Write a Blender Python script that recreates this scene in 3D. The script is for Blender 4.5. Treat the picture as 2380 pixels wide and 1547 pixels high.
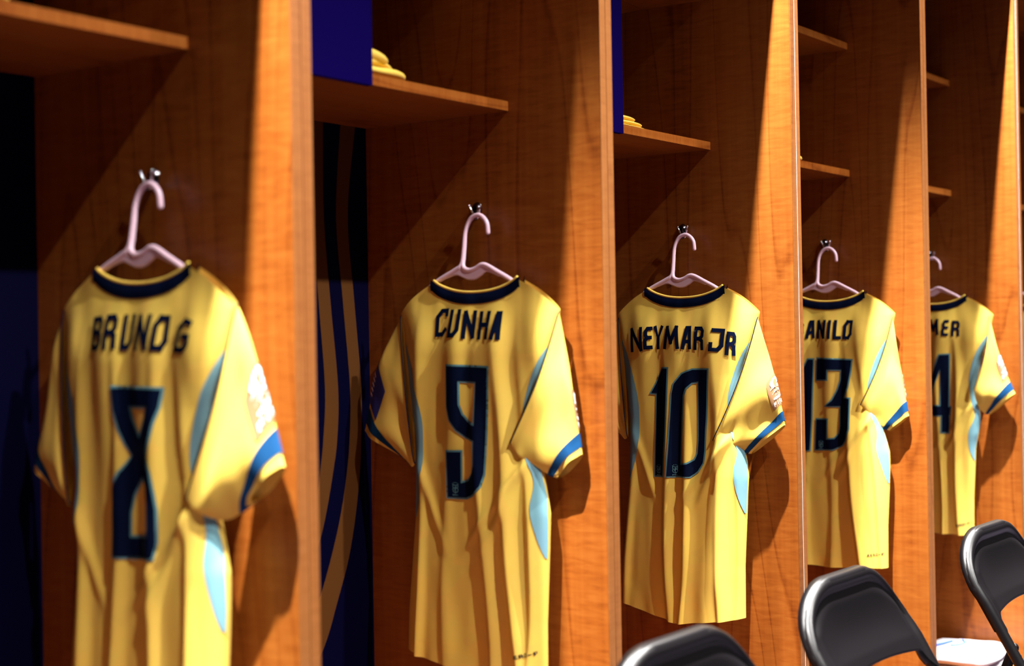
import bpy, bmesh, math, random
from mathutils import Vector, Matrix, noise
from mathutils.geometry import delaunay_2d_cdt

# ------------------------------------------------------------------ scene, camera, lights
S = bpy.context.scene
for o in list(bpy.data.objects): bpy.data.objects.remove(o)
COL = S.collection
S.view_settings.view_transform = 'Standard'
S.view_settings.look = 'None'
S.view_settings.exposure = 0.0
S.view_settings.gamma = 1.0
S.view_settings.use_curve_mapping = False

cam = bpy.data.cameras.new('camera')
camo = bpy.data.objects.new('camera', cam); COL.objects.link(camo)
R_ = Vector((0.58254, -0.81262, -0.01706)); U_ = Vector((0.00592, -0.01675, 0.99984)); F_ = Vector((0.81278, 0.58255, 0.00495))
M = Matrix((( R_.x, U_.x, -F_.x, -0.7356), (R_.y, U_.y, -F_.y, -1.4693), (R_.z, U_.z, -F_.z, 1.2159), (0, 0, 0, 1)))
camo.matrix_world = M
cam.sensor_width = 36.0; cam.sensor_fit = 'HORIZONTAL'
cam.lens = 3542.75 / 2380 * 36.0
cam.clip_start = 0.05
cam.dof.use_dof = True
cam.dof.focus_distance = 3.42
cam.dof.aperture_fstop = 2.6
S.camera = camo

world = bpy.data.worlds.new('world'); S.world = world; world.use_nodes = True
world.node_tree.nodes['Background'].inputs[0].default_value = (0.9, 0.85, 1.0, 1)
world.node_tree.nodes['Background'].inputs[1].default_value = 0.006

CEIL = 3.65
def spot(name, loc, target, power, size, blend, soft):
    l = bpy.data.lights.new(name, 'SPOT'); l.energy = power; l.spot_size = math.radians(size); l.spot_blend = blend
    l.shadow_soft_size = soft; l.color = (1.0, 0.98, 0.94)
    o = bpy.data.objects.new(name, l); COL.objects.link(o); o.location = loc
    o.rotation_euler = (Vector(target) - Vector(loc)).to_track_quat('-Z', 'Y').to_euler()
    return o
P_EDGE = 2550.0
P_ROOM = 545.0
# recessed ceiling spots right above the locker fronts, one to every second locker
for i in range(-1, 5):
    x = 0.02 + 1.6 * i + (0.13 if i == 1 else 0)
    y = {0: -0.112, 1: -0.148, 2: -0.122}.get(i, -0.13)
    spot('ceiling_spot', (x, y, CEIL - 0.03), (x, y, 0), P_EDGE, 83, 0.56, 0.022)
# recessed ceiling spots of the room, further out
for i in range(0, 8):
    x = 0.8 * i - 0.10
    spot('ceiling_spot', (x, -2.04, CEIL - 0.03), (x, 0.1, 0.68), P_ROOM, 46, 0.95, 0.03)

# ------------------------------------------------------------------ helpers
def tag(o, label=None, cat=None, group=None, kind=None):
    if label: o['label'] = label
    if cat: o['category'] = cat
    if group: o['group'] = group
    if kind: o['kind'] = kind
    return o
def empty(name, loc=(0, 0, 0), rz=0.0):
    o = bpy.data.objects.new(name, None); COL.objects.link(o)
    o.location = loc; o.rotation_euler = (0, 0, rz); o.empty_display_size = 0.05
    return o
def obj(name, bm, mat, parent=None, smooth=True):
    me = bpy.data.meshes.new(name)
    bm.normal_update(); bm.to_mesh(me); bm.free()
    for m in (mat if isinstance(mat, (list, tuple)) else [mat]): me.materials.append(m)
    if smooth:
        for p in me.polygons: p.use_smooth = True
    o = bpy.data.objects.new(name, me); COL.objects.link(o)
    if parent: o.parent = parent
    return o
def kids(o): return [c for c in bpy.data.objects if c.parent == o]
def copy_tree(o, parent=None):
    c = o.copy(); COL.objects.link(c); c.parent = parent
    for ch in kids(o): copy_tree(ch, c)
    return c
def sst(a, b, x):
    t = min(1.0, max(0.0, (x - a) / (b - a))); return t * t * (3 - 2 * t)
def lerp(a, b, t): return a + (b - a) * t
def tab(T, x):
    if x <= T[0][0]: return T[0][1]
    for (x0, y0), (x1, y1) in zip(T, T[1:]):
        if x <= x1: return y0 + (y1 - y0) * (x - x0) / (x1 - x0)
    return T[-1][1]
def box(bm, x0, x1, y0, y1, z0, z1, bev=0.0, mi=0):
    vs = [bm.verts.new((x, y, z)) for x in (x0, x1) for y in (y0, y1) for z in (z0, z1)]
    fs = [(0, 1, 3, 2), (4, 6, 7, 5), (0, 4, 5, 1), (2, 3, 7, 6), (0, 2, 6, 4), (1, 5, 7, 3)]
    fl = [bm.faces.new([vs[i] for i in f]) for f in fs]
    for f in fl: f.material_index = mi
    if bev:
        es = {e for f in fl for e in f.edges}
        bmesh.ops.bevel(bm, geom=list(es), offset=bev, segments=2, affect='EDGES', profile=0.5)
def catmull(pts, n):
    P = [Vector(p) for p in pts]; out = []
    for i in range(len(P) - 1):
        p0 = P[max(i - 1, 0)]; p1 = P[i]; p2 = P[i + 1]; p3 = P[min(i + 2, len(P) - 1)]
        for k in range(n):
            t = k / n
            out.append(0.5 * ((2 * p1) + (p2 - p0) * t + (2 * p0 - 5 * p1 + 4 * p2 - p3) * t * t + (3 * p1 - p0 - 3 * p2 + p3) * t ** 3))
    out.append(P[-1]); return out
def tube(bm, pts, rad, seg=12, cap=True, squash=None):
    """tube along 3D points; rad a number or a list; rounded ends"""
    P = [Vector(p) for p in pts]; n = len(P)
    rr = rad if isinstance(rad, (list, tuple)) else [rad] * n
    if cap:                                            # hemispherical ends
        d0 = (P[0] - P[1]).normalized(); d1 = (P[-1] - P[-2]).normalized()
        A = [(P[0] + d0 * rr[0] * math.sin(a), rr[0] * math.cos(a)) for a in (1.5, 1.0, 0.5)]
        B = [(P[-1] + d1 * rr[-1] * math.sin(a), rr[-1] * math.cos(a)) for a in (0.5, 1.0, 1.5)]
        rr = [a[1] for a in A] + list(rr) + [b[1] for b in B]; P = [a[0] for a in A] + P + [b[0] for b in B]; n = len(P)
    T = [(P[min(i + 1, n - 1)] - P[max(i - 1, 0)]).normalized() for i in range(n)]
    up = Vector((0, 0, 1)) if abs(T[0].z) < 0.9 else Vector((1, 0, 0))
    N = (up - T[0] * up.dot(T[0])).normalized(); rings = []
    for i in range(n):
        N = (N - T[i] * N.dot(T[i])).normalized(); B = T[i].cross(N)
        rings.append([bm.verts.new(P[i] + (N * math.cos(2 * math.pi * k / seg) + B * math.sin(2 * math.pi * k / seg)) * rr[i]) for k in range(seg)])
    for a, b in zip(rings, rings[1:]):
        for k in range(seg): bm.faces.new((a[k], a[(k + 1) % seg], b[(k + 1) % seg], b[k]))
    if cap: bm.faces.new(rings[0][::-1]); bm.faces.new(rings[-1])
def grid(bm, nu, nv, fn, closed=False, mi=0, quv=None):
    V = [[bm.verts.new(fn(i / nu, j / nv)) for j in range(nv + 1)] for i in range(nu if closed else nu + 1)]
    L = len(V)
    for i in range(nu):
        for j in range(nv):
            f = bm.faces.new((V[i][j], V[(i + 1) % L][j], V[(i + 1) % L][j + 1], V[i][j + 1])); f.material_index = mi
    return V
def pillow(bm, c, h, rz=0.0, seed=0, amp=0.004, bend=None, n=(26, 20, 7), p=5.0, tilt=(0, 0)):
    """a rounded soft slab: one folded layer of cloth"""
    nx, ny, nz = n; rings = {}
    cs, sn = math.cos(rz), math.sin(rz)
    def v(i, j, k):
        if (i, j, k) in rings: return rings[(i, j, k)]
        x, y, z = -1 + 2 * i / nx, -1 + 2 * j / ny, -1 + 2 * k / nz
        l = max(abs(x), abs(y), abs(z)); d = (abs(x) ** p + abs(y) ** p + abs(z) ** 2.6) ** (1 / p) if l else 1
        f = l / max(d, 1e-6); f = min(f, 1.0)
        X, Y, Z = x * f * h[0], y * f * h[1], z * f * h[2]
        q = Vector((X * 14 + seed * 7.1, Y * 14 + seed * 3.3, Z * 30 + seed))
        dn = noise.noise_vector(q)
        X += dn.x * amp; Y += dn.y * amp; Z += dn.z * amp * (0.6 if z < 0 else 1)
        Z += tilt[0] * X + tilt[1] * Y
        if bend: Z += bend(X, Y, z)
        w = bm.verts.new((c[0] + X * cs - Y * sn, c[1] + X * sn + Y * cs, c[2] + Z)); rings[(i, j, k)] = w; return w
    for k in (0, nz):
        for i in range(nx):
            for j in range(ny):
                q = [v(i, j, k), v(i + 1, j, k), v(i + 1, j + 1, k), v(i, j + 1, k)]
                bm.faces.new(q if k else q[::-1])
    for k in range(nz):
        for i in range(nx):
            bm.faces.new((v(i, 0, k), v(i + 1, 0, k), v(i + 1, 0, k + 1), v(i, 0, k + 1)))
            bm.faces.new((v(i + 1, ny, k), v(i, ny, k), v(i, ny, k + 1), v(i + 1, ny, k + 1)))
        for j in range(ny):
            bm.faces.new((v(0, j + 1, k), v(0, j, k), v(0, j, k + 1), v(0, j + 1, k + 1)))
            bm.faces.new((v(nx, j, k), v(nx, j + 1, k), v(nx, j + 1, k + 1), v(nx, j, k + 1)))

# ------------------------------------------------------------------ materials
def mat(name, base=(0.5, 0.5, 0.5), rough=0.5, metal=0.0, spec=0.5, coat=0.0, sheen=0.0):
    m = bpy.data.materials.new(name); m.use_nodes = True
    b = m.node_tree.nodes['Principled BSDF']
    b.inputs['Base Color'].default_value = (*base, 1); b.inputs['Roughness'].default_value = rough
    b.inputs['Metallic'].default_value = metal; b.inputs['Specular IOR Level'].default_value = spec
    b.inputs['Coat Weight'].default_value = coat; b.inputs['Sheen Weight'].default_value = sheen
    return m
def nd(m, t, **kw):
    n = m.node_tree.nodes.new(t)
    for k, v in kw.items(): setattr(n, k, v)
    return n
def ramp(m, stops):
    r = nd(m, 'ShaderNodeValToRGB'); e = r.color_ramp.elements
    while len(e) < len(stops): e.new(0.5)
    for q, (p, c) in zip(e, stops): q.position = p; q.color = (*c, 1)
    return r
def wood(name, axis, dark, mid, light, rough=0.38):
    m = mat(name, rough=rough, spec=0.35); L = m.node_tree.links.new; b = m.node_tree.nodes['Principled BSDF']
    tc = nd(m, 'ShaderNodeTexCoord'); oi = nd(m, 'ShaderNodeObjectInfo')
    off = nd(m, 'ShaderNodeVectorMath', operation='SCALE'); L(tc.outputs['Object'], off.inputs[0]); off.inputs['Scale'].default_value = 1.0
    add = nd(m, 'ShaderNodeVectorMath', operation='ADD'); mul = nd(m, 'ShaderNodeMath', operation='MULTIPLY'); mul.inputs[1].default_value = 37.0
    L(oi.outputs['Random'], mul.inputs[0]); L(off.outputs[0], add.inputs[0]); L(mul.outputs[0], add.inputs[1])
    def mapped(sc):
        mp = nd(m, 'ShaderNodeMapping'); mp.inputs['Scale'].default_value = sc; L(add.outputs[0], mp.inputs[0]); return mp
    long = {'z': (1, 1, 0.09), 'x': (0.09, 1, 1)}[axis]; cross = {'z': (1.5, 1.5, 9), 'x': (9, 1.5, 1.5)}[axis]
    # cathedral figure: contour lines of a stretched noise
    n1 = nd(m, 'ShaderNodeTexNoise'); n1.inputs['Scale'].default_value = 4.2; n1.inputs['Detail'].default_value = 1.5; n1.inputs['Roughness'].default_value = 0.4
    L(mapped(long).outputs[0], n1.inputs['Vector'])
    k = nd(m, 'ShaderNodeMath', operation='MULTIPLY'); k.inputs[1].default_value = 16.0; L(n1.outputs[0], k.inputs[0])
    fr = nd(m, 'ShaderNodeMath', operation='FRACT'); L(k.outputs[0], fr.inputs[0])
    line = ramp(m, [(0.0, (0, 0, 0)), (0.07, (1, 1, 1)), (0.9, (0.8, 0.8, 0.8)), (1.0, (0, 0, 0))]); L(fr.outputs[0], line.inputs[0])
    # fine fibres
    n2 = nd(m, 'ShaderNodeTexNoise'); n2.inputs['Scale'].default_value = 60; n2.inputs['Detail'].default_value = 4
    L(mapped({'z': (1, 1, 0.02), 'x': (0.02, 1, 1)}[axis]).outputs[0], n2.inputs['Vector'])
    # curly cross figure
    n3 = nd(m, 'ShaderNodeTexNoise'); n3.inputs['Scale'].default_value = 12; n3.inputs['Detail'].default_value = 3; n3.inputs['Distortion'].default_value = 0.6
    L(mapped(cross).outputs[0], n3.inputs['Vector'])
    # broad tone
    n4 = nd(m, 'ShaderNodeTexNoise'); n4.inputs['Scale'].default_value = 5; n4.inputs['Detail'].default_value = 1
    L(mapped({'z': (1, 1, 0.15), 'x': (0.15, 1, 1)}[axis]).outputs[0], n4.inputs['Vector'])
    def mad(a, f, c):
        q = nd(m, 'ShaderNodeMath', operation='MULTIPLY_ADD'); L(a, q.inputs[0]); q.inputs[1].default_value = f
        if isinstance(c, float): q.inputs[2].default_value = c
        else: L(c, q.inputs[2])
        return q.outputs[0]
    v = mad(line.outputs[0], 0.26, -0.50); v = mad(n2.outputs[0], 0.48, v); v = mad(n3.outputs[0], 0.60, v); v = mad(n4.outputs[0], 0.55, v)
    cr = ramp(m, [(0.12, dark), (0.45, mid), (0.78, light)]); L(v, cr.inputs[0]); L(cr.outputs[0], b.inputs['Base Color'])
    bp = nd(m, 'ShaderNodeBump'); bp.inputs['Strength'].default_value = 0.06; bp.inputs['Distance'].default_value = 0.002
    L(n2.outputs[0], bp.inputs['Height']); L(bp.outputs[0], b.inputs['Normal'])
    return m
WD, WM, WL = (0.125, 0.0235, 0.0018), (0.245, 0.063, 0.0072), (0.325, 0.102, 0.015)
WOOD = wood('maple_upright', 'z', WD, WM, WL)
WOODX = wood('maple_level', 'x', WD, WM, WL)
WOODE = wood('maple_edge_band', 'z', (0.15, 0.042, 0.006), (0.21, 0.068, 0.013), (0.25, 0.088, 0.020), 0.5)
def fabric(name, col, scale=900.0, sheen=0.04, tone=0.06, rough=0.72, relief=True, spec=0.2):
    m = mat(name, col, rough, spec=spec, sheen=sheen); L = m.node_tree.links.new; b = m.node_tree.nodes['Principled BSDF']
    tc = nd(m, 'ShaderNodeTexCoord')
    vo = nd(m, 'ShaderNodeTexVoronoi'); vo.inputs['Scale'].default_value = 26; vo.distance = 'MANHATTAN'; L(tc.outputs['Object'], vo.inputs['Vector'])
    hs = nd(m, 'ShaderNodeMixRGB'); hs.blend_type = 'MULTIPLY'; hs.inputs[0].default_value = tone
    hs.inputs[1].default_value = (*col, 1); L(vo.outputs['Color'], hs.inputs[2])
    if relief: L(hs.outputs[0], b.inputs['Base Color'])
    n = nd(m, 'ShaderNodeTexNoise'); n.inputs['Scale'].default_value = scale; n.inputs['Detail'].default_value = 1; L(tc.outputs['Object'], n.inputs['Vector'])
    bp = nd(m, 'ShaderNodeBump'); bp.inputs['Strength'].default_value = 0.12; bp.inputs['Distance'].default_value = 0.001
    L(n.outputs[0], bp.inputs['Height']); L(bp.outputs[0], b.inputs['Normal'])
    return m
YEL = fabric('yellow_jersey_knit', (0.85, 0.58, 0.096))
NAVYC = fabric('navy_rib', (0.002, 0.005, 0.022), tone=0.0, sheen=0.0, spec=0.04)
CUFF = fabric('blue_cuff_rib', (0.007, 0.05, 0.14), tone=0.0, sheen=0.0, spec=0.05)
TEALC = fabric('light_blue_mesh', (0.17, 0.36, 0.43), tone=0.05)
WHITEC = fabric('white_cotton', (0.60, 0.56, 0.59), tone=0.03)
GREYC = fabric('black_cotton', (0.012, 0.012, 0.016), tone=0.0)
PRINT = mat('navy_print', (0.0015, 0.005, 0.022), 0.6, spec=0.06)
TRIM = mat('teal_print', (0.10, 0.25, 0.29), 0.6, spec=0.2)
BLUEP = mat('blue_ink', (0.05, 0.14, 0.75), 0.6)
LBLUE = mat('light_blue_ink', (0.12, 0.5, 0.85), 0.6)
TAN = mat('tan_patch', (0.30, 0.16, 0.075), 0.6, spec=0.1)
PATCHW = mat('white_flock', (0.9, 0.85, 0.88), 0.7)
PATCHB = mat('blue_patch', (0.02, 0.025, 0.22), 0.6)
PLAST = mat('lilac_plastic', (0.80, 0.55, 0.66), 0.35, spec=0.5)
CHROME = mat('dark_chrome', (0.10, 0.09, 0.10), 0.16, metal=1.0)
CHROMEB = mat('bright_chrome', (0.75, 0.70, 0.72), 0.14, metal=1.0)
BLACKM = mat('black_enamel', (0.0022, 0.0016, 0.0022), 0.37, spec=0.33)
RUBBER = mat('black_rubber', (0.01, 0.01, 0.01), 0.8)
BOARD = mat('blue_board_laminate', (0.0028, 0.0004, 0.050), 0.8, spec=0.02)
NAVYB = mat('navy_graphic', (0.0008, 0.0008, 0.012), 0.6, spec=0.04)
GOLDB = mat('bronze_graphic', (0.085, 0.030, 0.006), 0.5, spec=0.2)
STEEL = mat('white_edge_strip', (0.7, 0.66, 0.62), 0.35)
GAP = mat('dark_red_gap', (0.05, 0.008, 0.002), 0.8)
def plain_noise(name, a, b_, scale, rough):
    m = mat(name, a, rough, spec=0.2); L = m.node_tree.links.new
    n = nd(m, 'ShaderNodeTexNoise'); n.inputs['Scale'].default_value = scale; n.inputs['Detail'].default_value = 4
    r = ramp(m, [(0.3, a), (0.7, b_)]); L(n.outputs[0], r.inputs[0]); L(r.outputs[0], m.node_tree.nodes['Principled BSDF'].inputs['Base Color'])
    return m
CARPET = plain_noise('dark_carpet', (0.03, 0.025, 0.04), (0.05, 0.04, 0.06), 60, 0.95)
PAINT = plain_noise('grey_wall_paint', (0.035, 0.03, 0.035), (0.045, 0.04, 0.045), 3, 0.9)
CEILM = plain_noise('ceiling_tile', (0.10, 0.09, 0.09), (0.13, 0.12, 0.12), 5, 0.9)

# ------------------------------------------------------------------ the room
def slab(name, *b, m=None):
    bm = bmesh.new(); box(bm, *b); return tag(obj(name, bm, m, smooth=False), kind='structure')
slab('floor', -4, 8, -4.5, 0.62, -0.06, 0.0, m=CARPET)
slab('ceiling', -4, 8, -4.5, 0.62, CEIL, CEIL + 0.06, m=CEILM)
slab('wall_back', -4, 8, 0.62, 0.7, 0, CEIL, m=PAINT)
slab('wall_front', -4, 8, -4.58, -4.5, 0, CEIL, m=PAINT)
slab('wall_left', -4.08, -4, -4.5, 0.62, 0, CEIL, m=PAINT)
slab('wall_right', 8, 8.08, -4.5, 0.62, 0, CEIL, m=PAINT)

# ------------------------------------------------------------------ lockers
W, TP, DEP, TOPZ = 0.8, 0.04, 0.56, 2.30
SHZ, SH2, SHY = 1.667, 2.015, 0.205
LOCK_LABEL = {1: 'leftmost open wooden locker, its back wall plain navy, jersey number 8 inside',
              2: 'open wooden locker with bronze wavy stripes on its navy back, jersey number 9 inside',
              3: 'open wooden locker with jersey number 10 hanging inside, right side strongly lit',
              4: 'open wooden locker with two shelves showing and jersey number 13 inside',
              5: 'open wooden locker with white folded shirts on its base and number 4 jersey',
              6: 'open wooden locker cut off by the right edge of the photo'}
def locker_parts(root):
    w = W - TP                                           # inner width, local x from 0 to w
    for x0, x1 in ((-0.0192, 0.0), (w, w + 0.0192)):
        bm = bmesh.new(); box(bm, x0, x1, 0.0012, DEP + 0.02, 0, TOPZ)
        p = obj('side_panel', bm, WOOD, root, False)
        bm = bmesh.new(); box(bm, x0, x1, -0.0012, 0.0008, 0, TOPZ); obj('edge_band', bm, WOODE, p, False)
    bm = bmesh.new(); box(bm, 0, w, SHY + 0.0012, DEP - 0.001, SHZ - 0.018, SHZ); p = obj('shelf', bm, WOODX, root, False)
    bm = bmesh.new(); box(bm, 0, w, SHY, SHY + 0.001, SHZ - 0.018, SHZ); obj('edge_band', bm, WOODX, p, False)
    bm = bmesh.new(); box(bm, 0, w, SHY + 0.0012, DEP - 0.001, SH2 - 0.018, SH2); p = obj('shelf', bm, WOODX, root, False)
    bm = bmesh.new(); box(bm, 0, w, SHY, SHY + 0.001, SH2 - 0.018, SH2); obj('edge_band', bm, WOODX, p, False)
    bm = bmesh.new(); box(bm, 0, w, 0.002, DEP - 0.001, TOPZ - 0.02, TOPZ); obj('top_panel', bm, WOODX, root, False)
    bm = bmesh.new(); box(bm, 0, w, 0.004, DEP - 0.001, 0.172, 0.19); obj('base_deck', bm, WOODX, root, False)
    bm = bmesh.new(); box(bm, 0, w, 0.03, 0.046, 0.0, 0.171); obj('kickboard', bm, WOODX, root, False)
    bm = bmesh.new(); box(bm, 0.001, 0.357, SHY - 0.0125, SHY - 0.0005, SHZ - 0.0225, TOPZ - 0.021, 0.0008)
    tag(obj('board', bm, BOARD, root, False), 'blue board over left half of the upper opening')
def back_panel(root, striped):
    w = W - TP; bm = bmesh.new(); box(bm, 0, w, DEP, DEP + 0.012, 0.0, TOPZ)
    if striped:
        A0 = [(1.43, 1.70), (1.434, 1.639), (1.438, 1.465), (1.452, 1.298), (1.466, 1.131), (1.459, 1.031), (1.448, 0.965), (1.435, 0.899), (1.419, 0.843), (1.39, 0.77), (1.35, 0.69), (1.29, 0.59), (1.20, 0.45)]
        A1 = [(1.475, 1.70), (1.473, 1.648), (1.471, 1.467), (1.486, 1.299), (1.504, 1.129), (1.499, 1.028), (1.485, 0.962), (1.462, 0.88), (1.437, 0.816), (1.41, 0.75), (1.37, 0.67), (1.31, 0.57), (1.22, 0.43)]
        B0 = [(1.53, 1.70), (1.523, 1.649), (1.506, 1.469), (1.522, 1.299), (1.539, 1.128), (1.535, 1.026), (1.525, 0.958), (1.504, 0.875), (1.474, 0.794), (1.437, 0.716), (1.39, 0.641), (1.32, 0.55), (1.23, 0.41)]
        B1 = [(1.575, 1.70), (1.567, 1.649), (1.541, 1.471), (1.556, 1.3), (1.573, 1.127), (1.57, 1.024), (1.564, 0.955), (1.549, 0.871), (1.526, 0.788), (1.491, 0.708), (1.453, 0.63), (1.38, 0.53), (1.28, 0.39)]
        x0 = root.location.x
        for a, b in ((A0, A1), (B0, B1)):
            a = catmull([(x - x0, z, 0) for x, z in a], 8); b = catmull([(x - x0, z, 0) for x, z in b], 8)
            va = [bm.verts.new((p.x, DEP - 0.0006, p.y)) for p in a]; vb = [bm.verts.new((p.x, DEP - 0.0006, p.y)) for p in b]
            for i in range(len(va) - 1):
                f = bm.faces.new((va[i], va[i + 1], vb[i + 1], vb[i])); f.material_index = 1
    obj('back_panel', bm, [NAVYB, GOLDB], root, False)
lockers = {}
lk = empty('locker', (TP, 0, 0)); locker_parts(lk)
for k in range(1, 7):
    r = lk if k == 1 else copy_tree(lk)
    lockers[k] = r
    r.location = (W * (k - 1) + TP, 0, 0)
    tag(r, LOCK_LABEL[k], 'locker', 'row of open wooden lockers')
for k, r in lockers.items():
    back_panel(r, k == 2)
    bm = bmesh.new()                                     # filler between this locker and the next one
    if k in (3, 5): box(bm, W - TP + 0.0195, W - TP + 0.0205, -0.0016, 0.3, 0, TOPZ); obj('edge_strip', bm, STEEL, r, False)['label'] = 'thin white strip down the partition edge'
    else: box(bm, W - TP + 0.0193, W - TP + 0.0207, 0.0, 0.3, 0, TOPZ); obj('edge_strip', bm, GAP, r, False)

# ------------------------------------------------------------------ lettering
GLY = {'A': [[(0, 0), (.48, 1), (.86, 1)], [(.86, 1), (1, 0)], [(.16, .3), (.94, .3)]],
       'B': [[(0, 0), (0, 1)], [(0, 1), (.7, 1), (.93, .87), (.93, .66), (.7, .53), (0, .53)], [(.7, .53), (1, .4), (1, .14), (.75, 0), (0, 0)]],
       'R': [[(0, 0), (0, 1)], [(0, 1), (.7, 1), (.95, .86), (.95, .62), (.7, .48), (0, .48)], [(.6, .48), (.95, .36), (1, 0)]],
       'U': [[(0, 1), (0, 0), (.55, 0), (1, .22), (1, 1)]], 'N': [[(0, 0), (0, 1)], [(0.02, 1), (.98, 0)], [(1, 0), (1, 1)]],
       'O': [[(0, 0), (0, .75), (.35, 1), (1, 1), (1, .25), (.65, 0), (0, 0)]],
       'G': [[(1, .93), (.6, 1), (.12, .74), (0, 0), (.7, 0), (1, .2), (1, .46), (.6, .46)]],
       'C': [[(1, .84), (1, 1), (.45, 1), (0, .76), (0, 0), (.65, 0), (1, .18)]], 'H': [[(0, 0), (0, 1)], [(1, 0), (1, 1)], [(0, .52), (1, .52)]],
       'E': [[(1, 1), (.4, 1), (.1, .86), (.1, .64), (.4, .52), (.9, .52)], [(.4, .52), (0, .38), (0, 0), (1, 0)]],
       'Y': [[(0, 1), (.5, .45), (1, 1)], [(.5, .45), (.5, 0)]], 'M': [[(0, 0), (.14, 1)], [(.14, 1), (.5, .25)], [(.5, .25), (.86, 1)], [(.86, 1), (1, 0)]],
       'J': [[(.1, 1), (1, 1), (1, .22), (.65, 0), (0, 0), (0, .28)]], 'D': [[(0, 0), (0, 1), (.55, 1), (1, .75), (1, .25), (.55, 0), (0, 0)]],
       'I': [[(.5, 0), (.5, 1)]], 'L': [[(0, 1), (0, 0), (1, 0)]], 'F': [[(0, 0), (0, 1), (1, 1)], [(0, .5), (.8, .5)]], 'T': [[(.5, 0), (.5, 1)], [(0, 1), (1, 1)]],
       '-': [[(0, .5), (1, .5)]], 'S': [[(1, 1), (.2, 1), (0, .8), (0, .62), (1, .42), (1, .15), (.8, 0), (0, 0)]],
       '2': [[(0, .78), (.2, 1), (.8, 1), (1, .8), (1, .62), (0, 0), (1, 0)]], '6': [[(.9, 1), (.4, 1), (0, .6), (0, .15), (.2, 0), (.8, 0), (1, .2), (1, .42), (.8, .55), (0, .55)]]}
def stroke_poly(pts, t, grow=0.0):
    """outline polygon of a mitred polyline with square ends"""
    P = [Vector(p) for p in pts]; closed = (P[0] - P[-1]).length < 1e-6
    if closed: return [stroke_poly([a, b], t, grow)[0] for a, b in zip(pts, pts[1:])]
    d0 = (P[0] - P[1]).normalized(); d1 = (P[-1] - P[-2]).normalized()
    P[0] = P[0] + d0 * (t + 0); P[-1] = P[-1] + d1 * (t + 0)
    Lf, Rt = [], []
    for i in range(len(P)):
        da = (P[i] - P[i - 1]).normalized() if i else (P[1] - P[0]).normalized()
        db = (P[i + 1] - P[i]).normalized() if i < len(P) - 1 else da
        na = Vector((-da.y, da.x)); nb = Vector((-db.y, db.x)); m = na + nb
        m = m.normalized() if m.length > 1e-6 else na
        s = min(1 / max(m.dot(na), 0.3), 1.7)
        Lf.append(P[i] + m * t * s); Rt.append(P[i] - m * t * s)
    return [[tuple(p) for p in Lf + Rt[::-1]]]
def glyph(ch, cx, base, w, h, th, rot=0.0):
    t = th / 2; out = []; cs, sn = math.cos(rot), math.sin(rot)
    for st in GLY[ch]:
        if ch == 'I': w = th * 1.01
        q = [(cx - w / 2 + t + u * max(w - 2 * t, 0), t + v * (h - 2 * t)) for u, v in st]
        q = [(cx + (x - cx) * cs - y * sn, base + (x - cx) * sn + y * cs) for x, y in q]
        out += stroke_poly(q, t)
    return out
def inside(p, poly):
    c = False; n = len(poly); x, y = p; j = n - 1
    for i in range(n):
        xi, yi = poly[i]; xj, yj = poly[j]
        if (yi > y) != (yj > y) and x < (xj - xi) * (y - yi) / (yj - yi) + xi: c = not c
        j = i
    return c
def area(p): return sum(a[0] * b[1] - b[0] * a[1] for a, b in zip(p, p[1:] + p[:1]))
def offset_poly(p, d):
    """grow (d>0) a simple polygon"""
    if area(p) < 0: p = p[::-1]
    V = [Vector(q) for q in p]; n = len(V); out = []
    for i in range(n):
        a = (V[i] - V[i - 1]).normalized(); b = (V[(i + 1) % n] - V[i]).normalized()
        na = Vector((a.y, -a.x)); nb = Vector((b.y, -b.x)); m = (na + nb)
        m = m.normalized() if m.length > 1e-6 else na
        out.append(tuple(V[i] + m * d * min(1 / max(m.dot(na), 0.3), 1.8)))
    return out
def decal(bm, polys, surf, off, holes=(), step=0.007, mi=0):
    """triangulate a union of polygons minus holes and lay it on surf(s,z) -> point"""
    vs, es = [], []
    for poly in list(polys) + list(holes):
        pts = []
        for a, b in zip(poly, poly[1:] + poly[:1]):
            n = max(1, int(math.dist(a, b) / step))
            pts += [(a[0] + (b[0] - a[0]) * i / n, a[1] + (b[1] - a[1]) * i / n) for i in range(n)]
        k = len(vs); vs += pts; es += [(k + i, k + (i + 1) % len(pts)) for i in range(len(pts))]
    xs = [v[0] for v in vs]; ys = [v[1] for v in vs]
    def ins(p): return any(inside(p, q) for q in polys) and not any(inside(p, h) for h in holes)
    x = min(xs) + step / 2
    while x < max(xs):
        y = min(ys) + step / 2
        while y < max(ys):
            if ins((x, y)): vs.append((x, y))
            y += step
        x += step
    r = delaunay_2d_cdt([Vector(v) for v in vs], es, [], 0, 1e-6)
    V = r[0]; idx = {}
    for f in r[2]:
        c = sum((V[i] for i in f), Vector((0, 0))) / len(f)
        if not ins((c.x, c.y)): continue
        q = []
        for i in f:
            if i not in idx: idx[i] = bm.verts.new(surf(V[i].x, V[i].y, off))
            q.append(idx[i])
        if len(set(q)) == 3:
            try: bm.faces.new(q).material_index = mi
            except ValueError: pass

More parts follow.
